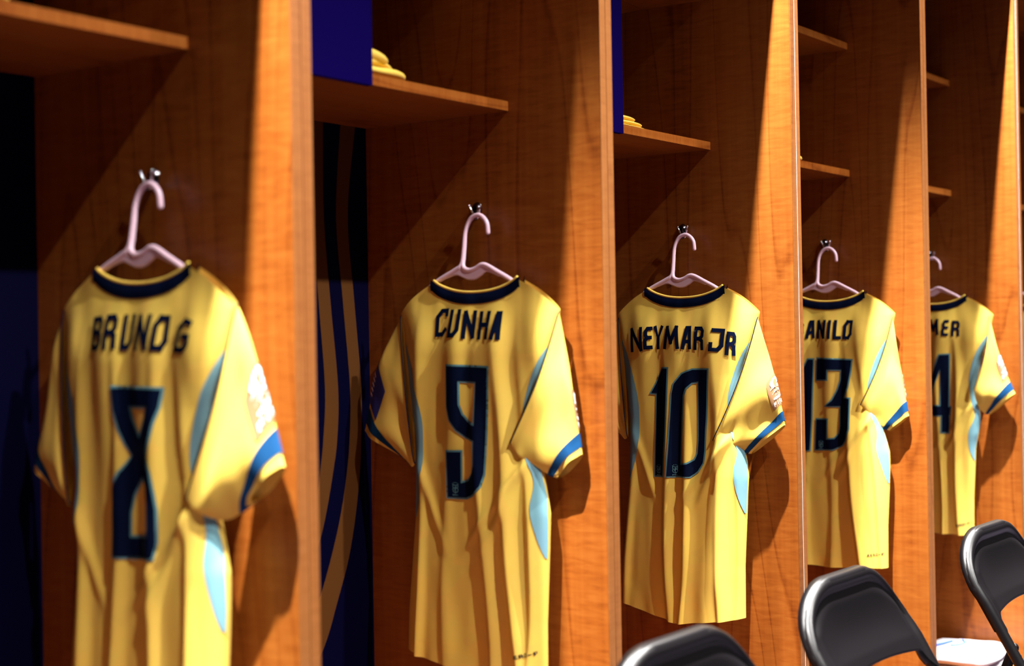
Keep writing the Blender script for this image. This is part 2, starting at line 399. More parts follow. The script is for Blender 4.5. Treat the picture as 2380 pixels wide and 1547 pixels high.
# ------------------------------------------------------------------ jerseys
YC = 0.26
NUM9 = ([[(-0.037, 1.172), (0.062, 1.168), (0.057, 1.083), (0.054, 1.035), (0.049, 0.97), (0.042, 0.948), (0.027, 0.932), (0.006, 0.924), (-0.038, 0.924), (-0.04, 1.011), (-0.004, 1.012), (-0.005, 0.954), (0.01, 0.958), (0.023, 0.972), (0.027, 0.986), (0.027, 1.031), (0.005, 1.037), (-0.015, 1.05), (-0.03, 1.069), (-0.037, 1.094)]], [[(-0.008, 1.141), (0.03, 1.139), (0.028, 1.061), (0.013, 1.067), (-0.001, 1.08), (-0.008, 1.098)]])
ONE = [(-0.038, 1.147), (-0.02, 1.147), (-0.027, 0.983), (-0.034, 0.897), (-0.061, 0.897), (-0.057, 1.002), (-0.055, 1.087), (-0.071, 1.088), (-0.055, 1.114)]
NUM10 = ([ONE, [(0.086, 1.144), (0.042, 1.144), (0.015, 1.134), (-0.005, 1.112), (-0.011, 1.089), (-0.018, 0.984), (-0.024, 0.898), (0.036, 0.899), (0.056, 0.912), (0.068, 0.931), (0.072, 0.96), (0.074, 1.005), (0.077, 1.036)]], [[(0.056, 1.114), (0.041, 1.112), (0.028, 1.1), (0.022, 1.083), (0.016, 0.984), (0.013, 0.927), (0.029, 0.93), (0.045, 0.939), (0.052, 0.953), (0.055, 0.984)]])
NUM13 = ([[(s - 0.004, z + 0.005) for s, z in ONE], [(-0.015, 1.154), (0.088, 1.149), (0.083, 1.113), (0.076, 1.075), (0.066, 1.047), (0.081, 1.046), (0.079, 0.964), (0.072, 0.936), (0.059, 0.918), (0.03, 0.906), (-0.024, 0.904), (-0.019, 0.989), (0.016, 0.989), (0.013, 0.935), (0.034, 0.937), (0.047, 0.951), (0.05, 0.969), (0.051, 1.023), (0.009, 1.023), (0.029, 1.041), (0.044, 1.068), (0.053, 1.095), (0.055, 1.121), (0.018, 1.122), (0.017, 1.094), (-0.017, 1.094)]], [])
NUM8 = ([[(-0.022, 1.159), (0.08, 1.157), (0.075, 1.13), (0.067, 1.109), (0.061, 1.085), (0.054, 1.06), (0.061, 1.038), (0.066, 1.007), (0.069, 0.986), (0.069, 0.941), (0.066, 0.916), (-0.034, 0.913), (-0.03, 0.977), (-0.023, 1.009), (-0.007, 1.037), (0.016, 1.061), (0.003, 1.076), (-0.009, 1.098), (-0.018, 1.125), (-0.021, 1.146)]], [[(0.012, 1.13), (0.053, 1.13), (0.05, 1.115), (0.036, 1.089), (0.018, 1.115)], [(0.01, 0.945), (0.012, 0.979), (0.021, 1.005), (0.039, 1.029), (0.048, 1.012), (0.054, 0.992), (0.055, 0.969), (0.054, 0.947)]])
NUM4 = ([[(s - 0.055, z + 0.003) for s, z in ONE], [(0.036, 1.149), (0.068, 1.151), (0.064, 0.987), (0.07, 0.986), (0.067, 0.96), (0.065, 0.959), (0.064, 0.904), (0.038, 0.905), (0.039, 0.958), (-0.022, 0.957), (-0.02, 0.988), (0.005, 1.06)]], [[(0.039, 1.103), (0.036, 0.99), (0.004, 0.99), (0.016, 1.04)]])
J = {
 1: dict(num=NUM8, name=[('B', -0.061, 1.211, .027, .051, .10), ('R', -.0305, 1.212, .027, .052, .06), ('U', .003, 1.211, .026, .052, .02), ('N', .0375, 1.21, .029, .052, 0), ('O', .072, 1.209, .028, .051, -.02), ('G', .1155, 1.206, .033, .049, -.06)],
         hem=(.60, .58, .58), dR=0.006, U=((.201, 1.272), (.232, 1.187), (.266, 1.050)), L=((.130, 1.004), (.168, .974), (.210, 1.000)),
         UL=((-.167, 1.274), (-.202, 1.183), (-.242, 1.037)), LL=((-.132, .985), (-.155, .980), (-.180, .998)), badge=(-.35, 1.0, .48, .80), crest=[(.044, .933)], seed=11,
         folds=[(-.105, .03, .016, .016), (-.02, .02, .014, .013), (.06, .0, .016, .015), (.115, -.03, .012, .012), (-.15, .02, .012, .008)], word=None),
 2: dict(num=NUM9, name=[('C', -.057, 1.225, .03, .053, .04), ('U', -.0245, 1.223, .027, .053, .02), ('N', .0095, 1.22, .029, .053, 0), ('H', .0445, 1.218, .027, .053, 0), ('A', .074, 1.217, .021, .053, -.02)],
         hem=(.625, .600, .575), dR=0.0, U=((.197, 1.270), (.217, 1.13), (.229, 1.009)), L=((.108, 1.030), (.135, .990), (.180, .964)),
         UL=((-.170, 1.268), (-.229, 1.171), (-.272, 1.043)), LL=((-.124, .985), (-.140, .977), (-.162, .990)), badge=(-.6, .08, .52, .82), lbadge=True, crest=[(-.019, .944)], seed=22,
         folds=[(-.115, .02, .012, .012), (.035, -.05, .018, .012), (.085, -.09, .018, .017), (.13, -.02, .012, .010), (-.04, .03, .02, .005)], word=(.105, .163, .639, .652)),
 3: dict(num=NUM10, name=[('N', -.1055, 1.185, .036, .056, .07), ('E', -.074, 1.19, .022, .052, .04), ('Y', -.0485, 1.19, .026, .054, .02), ('M', -.0115, 1.19, .043, .053, 0), ('A', .0275, 1.189, .026, .053, 0), ('R', .06, 1.187, .028, .053, -.02), ('J', .103, 1.183, .032, .052, -.07), ('R', .1335, 1.174, .024, .053, -.10)],
         hem=(.597, .563, .584), dR=-0.006, U=((.193, 1.262), (.230, 1.121), (.248, 1.018)), L=((.094, .985), (.122, .958), (.165, .952)),
         UL=((-.167, 1.267), (-.222, 1.171), (-.262, 1.043)), LL=((-.135, .985), (-.150, .980), (-.165, .990)), badge=(-.25, .75, .46, .76), crest=[(-.048, .915), (-.004, .917)], seed=33,
         folds=[(-.135, .05, .016, .018), (-.03, -.02, .018, .014), (.03, .06, .016, .015), (.10, -.02, .022, .016), (.14, .0, .012, .008)], word=(.152, .215, .626, .640)),
 4: dict(num=NUM13, name=[('D', -.066, 1.208, .026, .050, .04), ('A', -.0345, 1.207, .026, .05, .02), ('N', -.0025, 1.206, .027, .051, 0), ('I', .022, 1.205, .009, .051, 0), ('L', .045, 1.204, .022, .052, -.01), ('O', .073, 1.203, .026, .052, -.03)],
         hem=(.60, .588, .593), dR=0.010, U=((.191, 1.266), (.208, 1.12), (.223, .998)), L=((.110, 1.030), (.135, .985), (.172, .957)),
         UL=((-.170, 1.268), (-.229, 1.171), (-.272, 1.043)), LL=((-.124, .985), (-.140, .977), (-.162, .990)), badge=(-.6, .08, .52, .80), crest=[(-.005, .922)], seed=44,
         folds=[(-.12, .02, .014, .012), (-.045, .02, .012, .006), (.075, -.07, .016, .018), (.125, -.09, .014, .012), (.02, .0, .02, .005)], word=(.117, .177, .625, .634)),
 5: dict(num=NUM4, name=[('B', -.0905, 1.208, .026, .05, .05), ('R', -.057, 1.210, .026, .05, .03), ('E', -.022, 1.210, .021, .05, .01), ('M', .018, 1.21, .038, .05, 0), ('E', .055, 1.207, .021, .05, -.02), ('R', .0865, 1.205, .026, .049, -.03)],
         hem=(.605, .592, .587), dR=-0.030, U=((.185, 1.270), (.215, 1.139), (.255, 1.027)), L=((.146, 1.046), (.150, .985), (.178, .962)),
         UL=((-.170, 1.268), (-.229, 1.171), (-.272, 1.043)), LL=((-.124, .985), (-.140, .977), (-.162, .990)), badge=(-.3, .85, .46, .76), crest=[(-.095, .915)], seed=55,
         folds=[(-.12, .02, .014, .010), (.03, -.02, .014, .014), (.085, -.02, .014, .018), (-.04, .0, .02, .006)], word=(.080, .131, .616, .629)),
 6: dict(num=None, name=None, hem=(.60, .59, .59), dR=0.0, U=((.192, 1.268), (.219, 1.13), (.252, 1.02)), L=((.113, 1.028), (.135, .985), (.170, .960)),
         UL=((-.170, 1.268), (-.229, 1.171), (-.272, 1.043)), LL=((-.124, .985), (-.140, .977), (-.162, .990)), badge=None, crest=[], seed=66,
         folds=[(-.1, .02, .014, .010), (.05, -.02, .014, .014)], word=None)}
RT = [(.56, .155), (.70, .157), (.82, .164), (.90, .168), (.96, .158), (1.03, .140), (1.07, .145), (1.13, .157), (1.185, .178), (1.24, .191), (1.268, .198)]
LT = [(.56, -.170), (.70, -.163), (.82, -.150), (.90, -.141), (.96, -.139), (1.03, -.139), (1.07, -.145), (1.13, -.152), (1.185, -.158), (1.24, -.166), (1.272, -.174)]
NC = 0.052                                               # distance of the jersey's mid plane from the panel
ZS = 1.270
class Jersey:
    def __init__(s, k, d):
        s.k, s.d = k, d; s.X = W * k; s.folds = d['folds']; s.seed = d['seed']
    def edges(s, z):
        return tab(LT, z), tab(RT, z) + s.d['dR'] * (1 - sst(.85, 1.0, z))
    def top(s, a, front=False):
        b = abs(a)
        if b < .54:
            q = 1 - (b / .54) ** 2.2
            return lerp(1.328, 1.3005 if not front else 1.235, max(q, 0) ** .8)
        t = (b - .54) / .46
        return lerp(1.328, ZS, t) + .006 * math.sin(math.pi * t)
    def hem(s, a):
        l, m, r = s.d['hem']
        return lerp(m, l, -a) if a < 0 else lerp(m, r, a ** 1.5)
    def fold(s, u, z):
        f = 0.0
        for c, sl, w, A in s.folds:
            grow = sst(1.30, 1.02, z) * (0.55 + 0.45 * sst(1.1, .65, z))
            cc = c + sl * (z - 1.0) + .006 * math.sin(z * 9 + c * 50)
            x = (u - cc) / (w * .85 * (1.15 - .3 * sst(1.2, .7, z)))
            x = x * (1.35 if x < 0 else .8)
            f += 1.15 * A * grow * math.exp(-x * x)
        for c0, z0, k0, A0 in ((.125, .985, .50, .008), (.108, .96, .85, .005), (-.115, .98, -.42, .006)):
            x = (u - (c0 + k0 * (z - z0))) / .011; f += A0 * sst(.80, .90, z) * sst(1.03, .97, z) * math.exp(-x * x)
        # drag lines from the shoulders and small ripples
        f += .004 * sst(1.30, 1.22, z) * sst(.95, 1.15, z) * math.sin(u * 70 + s.seed)
        f += .0045 * noise.noise(Vector((u * 9 + s.seed, z * 3.2, s.seed * 1.7)))
        f += .0018 * noise.noise(Vector((u * 34, z * 9 + s.seed, 3.1)))
        f += .0022 * sst(.66, .58, z) * math.sin(u * 95 + s.seed)
        return f
    def thick(s, z):
        return .010 + .023 * sst(ZS + .05, 1.19, z)
    def n_back(s, u, z):
        l, r = s.edges(min(z, 1.272)); c = (l + r) / 2; h = (r - l) / 2
        a = max(-1, min(1, (u - c) / h)); e = max(0.0, 1 - abs(a) ** 3) ** .5
        return NC + s.thick(z) * e + s.fold(u, z) * min(1, e * 1.3) - .004
    def P(s, u, z, n): return Vector((s.X - n, YC - u, z))
    def surf(s, u, z, off=0.0):
        h = .002; n = s.n_back(u, z)
        gu = (s.n_back(u + h, z) - n) / h; gz = (s.n_back(u, z + h) - n) / h
        L = math.sqrt(1 + gu * gu + gz * gz)
        return s.P(u - gu / L * off, z - gz / L * off, n + off / L)
    def body(s, a, r, side):
        hem = s.hem(a); zr = hem + r * (ZS - hem); l, rr = s.edges(zr); u = (l + rr) / 2 + a * (rr - l) / 2
        z = hem + r * (s.top(a, side < 0) - hem)
        nb = s.n_back(u, z)
        if side > 0: return s.P(u, z, nb)
        e = max(0.0, 1 - abs(a) ** 3) ** .5
        return s.P(u, z, max(.009, NC - .004 - s.thick(z) * e * .95 + .3 * s.fold(-u, z) * min(1, e)))
    def sleeve(s, t, r, right=True, off=0.0):
        d = s.d; (u0, u1, u2) = d['U'] if right else d['UL']; (l0, lm, l1) = d['L'] if right else d['LL']
        # quadratic through the three upper points
        U = [2 * (r - .5) * (r - 1) * a - 4 * r * (r - 1) * b + 2 * r * (r - .5) * c for a, b, c in zip(u0, u1, u2)]
        Lw = [2 * (r - .5) * (r - 1) * a - 4 * r * (r - 1) * b + 2 * r * (r - .5) * c for a, b, c in zip(l0, lm, l1)]
        c = [(a + b) / 2 for a, b in zip(U, Lw)]; h = [(a - b) / 2 for a, b in zip(U, Lw)]
        th = lerp(.009, .018, sst(0, .6, r)); g = 1 if right else -1
        ct, st = math.cos(t), math.sin(t)
        wr = .0035 * math.sin(3 * t + 7 * r + s.seed) * sst(0, .3, r) * (1 - .6 * sst(.8, 1, r)) + .006 * noise.noise(Vector((math.cos(t) * 1.4 + s.seed, math.sin(t) * 1.4, r * 3.0))) * sst(0, .2, r)
        k = 1 + off / .05
        u = c[0] + h[0] * ct * (1 + off / math.hypot(*h)) + (.014 if right else 0) * (1 - ct * ct) * (1 - r) ** 1.5; z = c[1] + h[1] * ct * (1 + off / math.hypot(*h))
        n = NC - (.018 if right else .004) * r + (.034 if right else .024) * (1 - ct) / 2 * (1 - r) + (th + off) * st + wr * (1 if st >= 0 else .5)
        return s.P(u, z, max(n, .006))
def make_jersey(k):
    d = J[k]; s = Jersey(k, d); root = empty('jersey', (s.X - NC, YC, 1.32)); inv = Matrix.Translation(-root.location)
    def put(name, bm, m, parent=root, smooth=True):
        bmesh.ops.transform(bm, matrix=inv, verts=bm.verts)
        return obj(name, bm, m, parent, smooth)
    NA, NR = 150, 170
    bm = bmesh.new()
    for side in (1, -1):
        grid(bm, NA, NR, lambda i, j: s.body(-1 + 2 * i, j, side))
    bmesh.ops.remove_doubles(bm, verts=bm.verts, dist=1e-5); bmesh.ops.recalc_face_normals(bm, faces=bm.faces)
    put('torso', bm, YEL)
    # collar: navy band lying over the neckline, yellow rib inside
    def nz(a): return s.top(a)
    def collar(bm, lo, hi, off, a0=-.565, a1=.565, n=60):
        def fn(i, j):
            a = lerp(a0, a1, i); l, r = s.edges(ZS); u = (l + r) / 2 + a * (r - l) / 2; b = min(abs(a), .54) / .54
            z = s.top(max(-.54, min(.54, a))) + lerp(lo, hi, j)
            u *= 1 + .0 * j
            ang = math.sin(j * math.pi) * .0015
            return s.P(u, z, s.n_back(u, min(z, 1.325)) + off + ang)
        grid(bm, n, 4, fn)
    bm = bmesh.new(); collar(bm, -.0150, .0045, .0015); c = put('collar', bm, NAVYC); c['label'] = 'navy ribbed collar band'
    bm = bmesh.new()
    l, r = s.edges(ZS)
    pts = []
    for i in range(61):
        a = lerp(-.525, .525, i / 60); u = (l + r) / 2 + a * (r - l) / 2; z = s.top(max(-.54, min(.54, a))) + .0070
        pts.append(s.P(u, z, s.n_back(u, min(z, 1.325)) - .001))
    tube(bm, pts, .0030, 8); put('collar_trim', bm, YEL, c)
    bm = bmesh.new()                                      # front half of the collar, seen through the neck opening
    def ff(i, j):
        a = lerp(-.55, .55, i); u = (l + r) / 2 + a * (r - l) / 2; z = s.top(max(-.54, min(.54, a)), True) + lerp(-.01, .008, j)
        return s.P(u, z, max(.012, NC - .012 - .016 * (1 - (a / .55) ** 2)))
    grid(bm, 30, 3, ff); put('collar_front', bm, NAVYC, c)
    # light blue side insets along the armholes
    def inset(bm, A, B):
        A = catmull([(x, z, 0) for x, z in A], 6); B = catmull([(x, z, 0) for x, z in B], 6); n = len(A) - 1
        V = [[bm.verts.new(s.surf(lerp(a.x, b.x, j / 6), lerp(a.y, b.y, j / 6), .0014)) for j in range(7)] for a, b in zip(A, B)]
        for i in range(n):
            for j in range(6): bm.faces.new((V[i][j], V[i + 1][j], V[i + 1][j + 1], V[i][j + 1]))
    def eR(z, m=.0): return s.edges(z)[1] - m
    bm = bmesh.new()
    inset(bm, [(-.159, 1.222), (-.150, 1.154), (-.147, 1.08), (-.138, 1.02), (-.136, .95), (-.137, .88)], [(-.157, 1.218), (-.127, 1.154), (-.105, 1.08), (-.102, 1.03), (-.108, .96), (-.134, .88)])
    put('side_inset', bm, TEALC)['label'] = 'light blue inset by the left armhole'
    bm = bmesh.new()
    zz = [1.21, 1.15, 1.08, 1.02, .96, .91, .86, .82]; wd = [.003, .018, .020, .014, .012, .024, .015, .002]
    inset(bm, [(eR(z, .001), z) for z in zz], [(eR(z, .001 + q), z) for z, q in zip(zz, wd)])
    put('side_inset', bm, TEALC)['label'] = 'light blue inset by the right armhole'
    # sleeves
    for right in (True, False):
        bm = bmesh.new(); grid(bm, 56, 44, lambda i, j: s.sleeve(2 * math.pi * i, j, right), True)
        bmesh.ops.recalc_face_normals(bm, faces=bm.faces); sl = put('sleeve', bm, YEL)
        bm = bmesh.new(); grid(bm, 56, 4, lambda i, j: s.sleeve(2 * math.pi * i, lerp(.835, .945, j), right, .0016), True)
        put('cuff_band', bm, CUFF, sl)['label'] = 'blue cuff stripe'
        bm = bmesh.new(); tube(bm, [s.sleeve(math.pi * i / 24, .012, right, .0006) for i in range(25)], .0011, 6)
        put('seam_piping', bm, PRINT, sl)
        if right and d['badge']:
            t0, t1, r0, r1 = d['badge']
            bs = lambda x, y, off: s.sleeve(lerp(t1, t0, x), lerp(r1, r0, y), True, off)
            def rr(n=6):
                P = []
                for cx, cy, a0 in ((.86, .08, -90), (.86, .92, 0), (.14, .92, 90), (.14, .08, 180)):
                    for q in range(n + 1):
                        a = math.radians(a0 + 90 * q / n); P.append((cx + .14 * math.cos(a), cy + .08 * math.sin(a)))
                return P
            bm = bmesh.new(); decal(bm, [rr()], bs, .0018, step=.09); b = put('sleeve_badge', bm, TAN, sl); b['label'] = 'tan rounded badge with white raised emblem'
            bm = bmesh.new()
            pol = glyph('2', .5, .60, .62, .32, .16) + glyph('6', .5, .26, .62, .32, .16)
            for q, ch in enumerate('FIFA'): pol += glyph(ch, .2 + .2 * q, .07, .15, .14, .04)
            cup = [[(.44, .34), (.56, .34), (.53, .5), (.58, .68), (.62, .82), (.5, .88), (.38, .82), (.42, .68), (.47, .5)]]
            decal(bm, pol, bs, .0034, step=.05)
            put('emblem', bm, PATCHW, b)
            bm = bmesh.new(); decal(bm, cup, bs, .0040, step=.05); put('emblem', bm, TAN, b)
        if not right and d.get('lbadge'):
            bs = lambda x, y, off: s.sleeve(lerp(-.2, 1.15, x), lerp(.80, .46, y), False, off)
            bm = bmesh.new(); decal(bm, [[(0, 0), (1, 0), (1, 1), (0, 1)]], bs, .0018, step=.1); b = put('sleeve_badge', bm, PATCHB, sl); b['label'] = 'small dark blue badge'
            bm = bmesh.new(); pol = []
            for q in range(5): pol.append([(.30, .2 + .12 * q), (.52, .2 + .12 * q), (.52, .25 + .12 * q), (.30, .25 + .12 * q)])
            decal(bm, pol, bs, .0026, step=.1); put('emblem', bm, PATCHW, b)
    # name, number, crest, hem wording
    if d['name']:
        bm = bmesh.new()
        for ch, cx, base, w, h, rot in d['name']: decal(bm, glyph(ch, cx, base, w, h, .0086, rot), s.surf, .0020, step=.006)
        put('name_print', bm, PRINT)['label'] = 'navy lettering across the shoulders'
    if d['num']:
        polys, holes = d['num']
        bm = bmesh.new(); decal(bm, [offset_poly(p, .0018) for p in polys], s.surf, .0018, [offset_poly(p, -.0018) for p in holes], step=.0045); nu = put('number_outline', bm, TRIM)
        bm = bmesh.new(); decal(bm, [offset_poly(p, -.0018) for p in polys], s.surf, .0027, [offset_poly(p, .0018) for p in holes], step=.0045); n2 = put('number_print', bm, PRINT); n2['label'] = 'navy number with thin teal outline'
        nu.parent = n2
        for cx, cz in d['crest']:
            bm = bmesh.new(); pol = []
            sh = [(-.0055, .005), (-.006, .001), (-.0046, -.001), (-.0062, -.004), (-.005, -.008), (0, -.0105), (.005, -.008), (.0062, -.004), (.0046, -.001), (.006, .001), (.0055, .005), (0, .0035), (-.0055, .005)]
            for a, b in zip(sh, sh[1:]): pol += stroke_poly([(cx + a[0], cz + a[1]), (cx + b[0], cz + b[1])], .0005)
            pol += stroke_poly([(cx, cz + .002), (cx, cz - .009)], .0006) + stroke_poly([(cx - .004, cz - .0015), (cx + .004, cz - .0015)], .0006)
            pol += stroke_poly([(cx - .003, cz - .006), (cx + .003, cz + .002)], .0004)
            for q in range(5):
                a = math.radians(150 - 30 * q); x, z = cx + .0072 * math.cos(a), cz + .0035 + .0055 * math.sin(a)
                pol.append([(x - .0007, z - .0007), (x + .0007, z - .0007), (x + .0007, z + .0007), (x - .0007, z + .0007)])
            for q, ch in enumerate('BRASIL'): pol += glyph(ch, cx - .0055 + .0022 * q, cz - .0155, .0018, .0026, .0005)
            for p in pol: decal(bm, [p], s.surf, .0033, step=.02)
            put('crest', bm, TRIM, n2)
    if d['word']:
        s0, s1, z0, z1 = d['word']; n = 8; bm = bmesh.new(); rot = math.atan2(z1 - z0, s1 - s0)
        for q, ch in enumerate('AERO-FIT'):
            f = (q + .5) / n; x = lerp(s0, s1, f)
            if x > s.edges(.63)[1] - .004: continue
            for p in glyph(ch, x, lerp(z0, z1, f) - .003, .0055, .007, .0014, rot): decal(bm, [p], s.surf, .0016, step=.02)
        put('hem_wording', bm, PRINT)
    return root
JL = {1: 'yellow jersey with navy number 8, hanging in the leftmost locker', 2: 'yellow jersey with navy number 9, hanging beside bronze wavy stripes',
      3: 'yellow jersey with navy number 10, sharp in the centre of the row', 4: 'yellow jersey with navy number 13, partly hidden by the partition',
      5: 'yellow jersey showing a navy number 4, hanging above white folded shirts', 6: 'sliver of yellow jersey at the far right edge of the photo'}
WHO = {1: 'number 8 jersey', 2: 'number 9 jersey', 3: 'number 10 jersey', 4: 'number 13 jersey', 5: 'number 4 jersey', 6: 'jersey cut off at the right edge'}
for k in J: tag(make_jersey(k), JL[k], 'jersey', 'yellow football jerseys in the lockers')

# ------------------------------------------------------------------ hangers and coat hooks
def make_hanger():
    root = empty('hanger')                               # local: y = -(s), z absolute, x = -n
    def Q(s_, z, n): return (-n, -s_, z)
    bm = bmesh.new()
    rim = catmull([Q(.025, 1.420, .030), Q(.0225, 1.438, .030), Q(.012, 1.4505, .030), Q(-.001, 1.454, .030), Q(-.016, 1.446, .031), Q(-.0255, 1.425, .033), Q(-.0265, 1.39, .038), Q(-.0265, 1.368, .042), Q(-.030, 1.357, .045), Q(-.045, 1.349, .046), Q(-.096, 1.323, .049), Q(-.140, 1.280, .05), Q(-.160, 1.258, .05)], 6)
    n = len(rim); tube(bm, rim, [.0045 + .0006 * sst(.4, .6, i / n) for i in range(n)], 12)
    obj('hook', bm, PLAST, root)
    bm = bmesh.new()
    rim2 = catmull([Q(-.0265, 1.370, .042), Q(-.023, 1.356, .045), Q(-.010, 1.3495, .046), Q(.006, 1.352, .046), Q(.020, 1.3585, .046), Q(.032, 1.357, .046), Q(.055, 1.346, .048), Q(.10, 1.321, .049), Q(.140, 1.282, .05), Q(.166, 1.256, .05)], 6)
    tube(bm, rim2, .0047, 12)
    # web below the dip
    top = catmull([Q(-.062, 1.342, .047), Q(-.043, 1.349, .046), Q(-.030, 1.354, .045), Q(-.021, 1.354, .045), Q(-.010, 1.349, .046), Q(.006, 1.351, .046), Q(.020, 1.357, .046), Q(.032, 1.356, .046), Q(.062, 1.342, .047)], 4)
    bot = catmull([Q(-.062, 1.338, .047), Q(-.046, 1.343, .046), Q(-.035, 1.3435, .046), Q(-.024, 1.3395, .046), Q(-.010, 1.3345, .046), Q(.006, 1.3345, .046), Q(.020, 1.341, .046), Q(.034, 1.348, .046), Q(.062, 1.338, .047)], 4)
    for dx, flip in ((-.0024, False), (.0024, True)):
        a = [bm.verts.new(p + Vector((dx, 0, 0))) for p in top]; b = [bm.verts.new(p + Vector((dx, 0, 0))) for p in bot]
        for i in range(len(a) - 1): bm.faces.new((a[i], a[i + 1], b[i + 1], b[i]) if flip else (a[i], b[i], b[i + 1], a[i + 1]))
    tube(bm, bot, .0028, 8)
    obj('hanger_body', bm, PLAST, root)
    return root
hg = make_hanger()
def make_hook():
    root = empty('coat_hook')                            # origin on the panel at the plate centre; x = -n
    bm = bmesh.new()
    def plate(i, j):
        a = 2 * math.pi * i; r = j ** .8; return Vector((-.009 * (1 - r ** 4) - .0003, .0115 * r * math.cos(a), .015 * r * math.sin(a)))
    grid(bm, 28, 10, plate, True); obj('plate', bm, CHROME, root)
    bm = bmesh.new(); tube(bm, catmull([(-.006, -.002, -.004), (-.016, -.008, -.015), (-.028, -.0165, -.018)], 6), .0042, 10); obj('stem', bm, CHROME, root)
    for sg in (1, -1):
        bm = bmesh.new()
        tube(bm, catmull([(-.024, -.0165, -.0185), (-.0265, -.0165 + sg * .005, -.017), (-.028, -.0165 + sg * .009, -.006), (-.030, -.0165 + sg * .0125, .004)], 6), [.0030] * 16 + [.0023] * 3, 10)
        bmesh.ops.create_uvsphere(bm, u_segments=10, v_segments=8, radius=.0031, matrix=Matrix.Translation((-.0302, -.0165 + sg * .0128, .0055)))
        obj('prong', bm, CHROMEB, root)
    return root
hk = make_hook()
for k in range(1, 7):
    h = hg if k == 1 else copy_tree(hg); h.location = (W * k, YC, 0)
    tag(h, 'lilac plastic hanger holding the ' + WHO[k], 'hanger', 'plastic hangers')
    c = hk if k == 1 else copy_tree(hk); c.location = (W * k, 0.2815, 1.467)
    tag(c, 'dark chrome double coat hook above the ' + WHO[k], 'hook', 'coat hooks on the partitions')

# ------------------------------------------------------------------ folded clothes on the shelves
def folded(name, x0, x1, layers, seed, z=SHZ, y0=.212, dep=.22, m=YEL, amp=.004):
    root = empty(name, ((x0 + x1) / 2, y0 + dep / 2, z)); hx = (x1 - x0) / 2
    return root, hx, dep / 2
def cloth(name, bm, m, parent): return obj(name, bm, m, parent)
r, hx, hy = folded('folded_garment', .22, .53, None, 1)
bm = bmesh.new()
for q, (dx, w, zc, th) in enumerate([(0, 1, .010, .011), (-.006, .96, .028, .010), (-.02, .9, .044, .009)]): pillow(bm, (dx, 0, zc), (hx * w, hy * w, th), 0, q + 1)
obj('cloth', bm, YEL, r); tag(r, 'yellow folded clothes on the shelf of the leftmost locker', 'clothes', 'folded yellow clothes on the shelves')
r, hx, hy = folded('folded_garment', 1.02, 1.342, None, 2)
bm = bmesh.new()
pillow(bm, (.0, 0, .0115), (hx, hy, .0105), .0, 5, .0065, tilt=(-.004, 0))
pillow(bm, (-.010, .004, .0275), (hx * .95, hy * .94, .0062), .02, 7, .007, bend=lambda X, Y, z: -.006 * sst(.09, .16, X))
pillow(bm, (-.022, .0, .0445), (hx * .88, hy * .93, .0115), -.02, 9, .0075, bend=lambda X, Y, z: -.010 * sst(.0, .14, X))
obj('cloth', bm, YEL, r); tag(r, 'yellow crumpled folded clothes on the shelf above the number 9 jersey', 'clothes', 'folded yellow clothes on the shelves')
r, hx, hy = folded('folded_garment', 1.86, 2.161, None, 3)
bm = bmesh.new()
pillow(bm, (0, 0, .0035), (hx, hy, .0032), 0, 11, .001); pillow(bm, (-.004, 0, .0115), (hx * .975, hy * .96, .0055), 0, 12, .002)
pillow(bm, (-.012, .004, .023), (hx * .92, hy * .93, .0065), 0, 13, .003); pillow(bm, (-.05, .0, .032), (hx * .80, hy * .85, .0055), .02, 14, .005)
pillow(bm, (-.12, .0, .042), (hx * .38, hy * .85, .011), .0, 15, .005)
c = obj('cloth', bm, YEL, r)
bm = bmesh.new(); pillow(bm, (-.038, -.012, .0375), (.055, hy * .6, .0035), .06, 16, .002); obj('trim', bm, PRINT, r)['label'] = 'navy trim'
tag(r, 'neat yellow folded clothes with navy trim, on the shelf above the number 10 jersey', 'clothes', 'folded yellow clothes on the shelves')
r, hx, hy = folded('folded_garment', 2.70, 2.955, None, 4)
bm = bmesh.new(); pillow(bm, (0, 0, .009), (hx, hy, .010), 0, 21, .003); pillow(bm, (-.004, 0, .027), (hx * .96, hy * .95, .010), 0, 22, .004, bend=lambda X, Y, z: .006 * sst(.04, .12, X) * z)
pillow(bm, (-.010, .004, .0385), (hx * .9, hy * .9, .006), 0, 23, .004)
obj('cloth', bm, YEL, r); tag(r, 'yellow folded clothes peeking past the partition above the number 13 jersey', 'clothes', 'folded yellow clothes on the shelves')

# white folded shirts on the base of locker five
r = empty('folded_shirt', (3.815, 0.13, 0.206))
bm = bmesh.new(); pillow(bm, (0, 0, .042), (.155, .118, .0155), 0, 31, .006, n=(40, 30, 9)); pillow(bm, (.0, .002, .013), (.15, .115, .0125), 0, 32, .005, n=(36, 26, 7))
cl = obj('cloth', bm, WHITEC, r)
tag(r, 'white folded shirt with blue print lying on the base of the fifth locker', 'shirt')
bm = bmesh.new()
def arc(cx, cy, rx, ry, a0, a1, n=14): return [(cx + rx * math.cos(math.radians(lerp(a0, a1, i / n))), cy + ry * math.sin(math.radians(lerp(a0, a1, i / n)))) for i in range(n + 1)]
r2 = empty('folded_clothing', (3.815, 0.13, 0.19))
bm2 = bmesh.new(); pillow(bm2, (0, 0, .009), (.15, .116, .007), 0, 35, .001); obj('cloth', bm2, GREYC, r2)
tag(r2, 'black folded clothing under the white folded shirt', 'clothes')
INK_TODO = (r, bm)

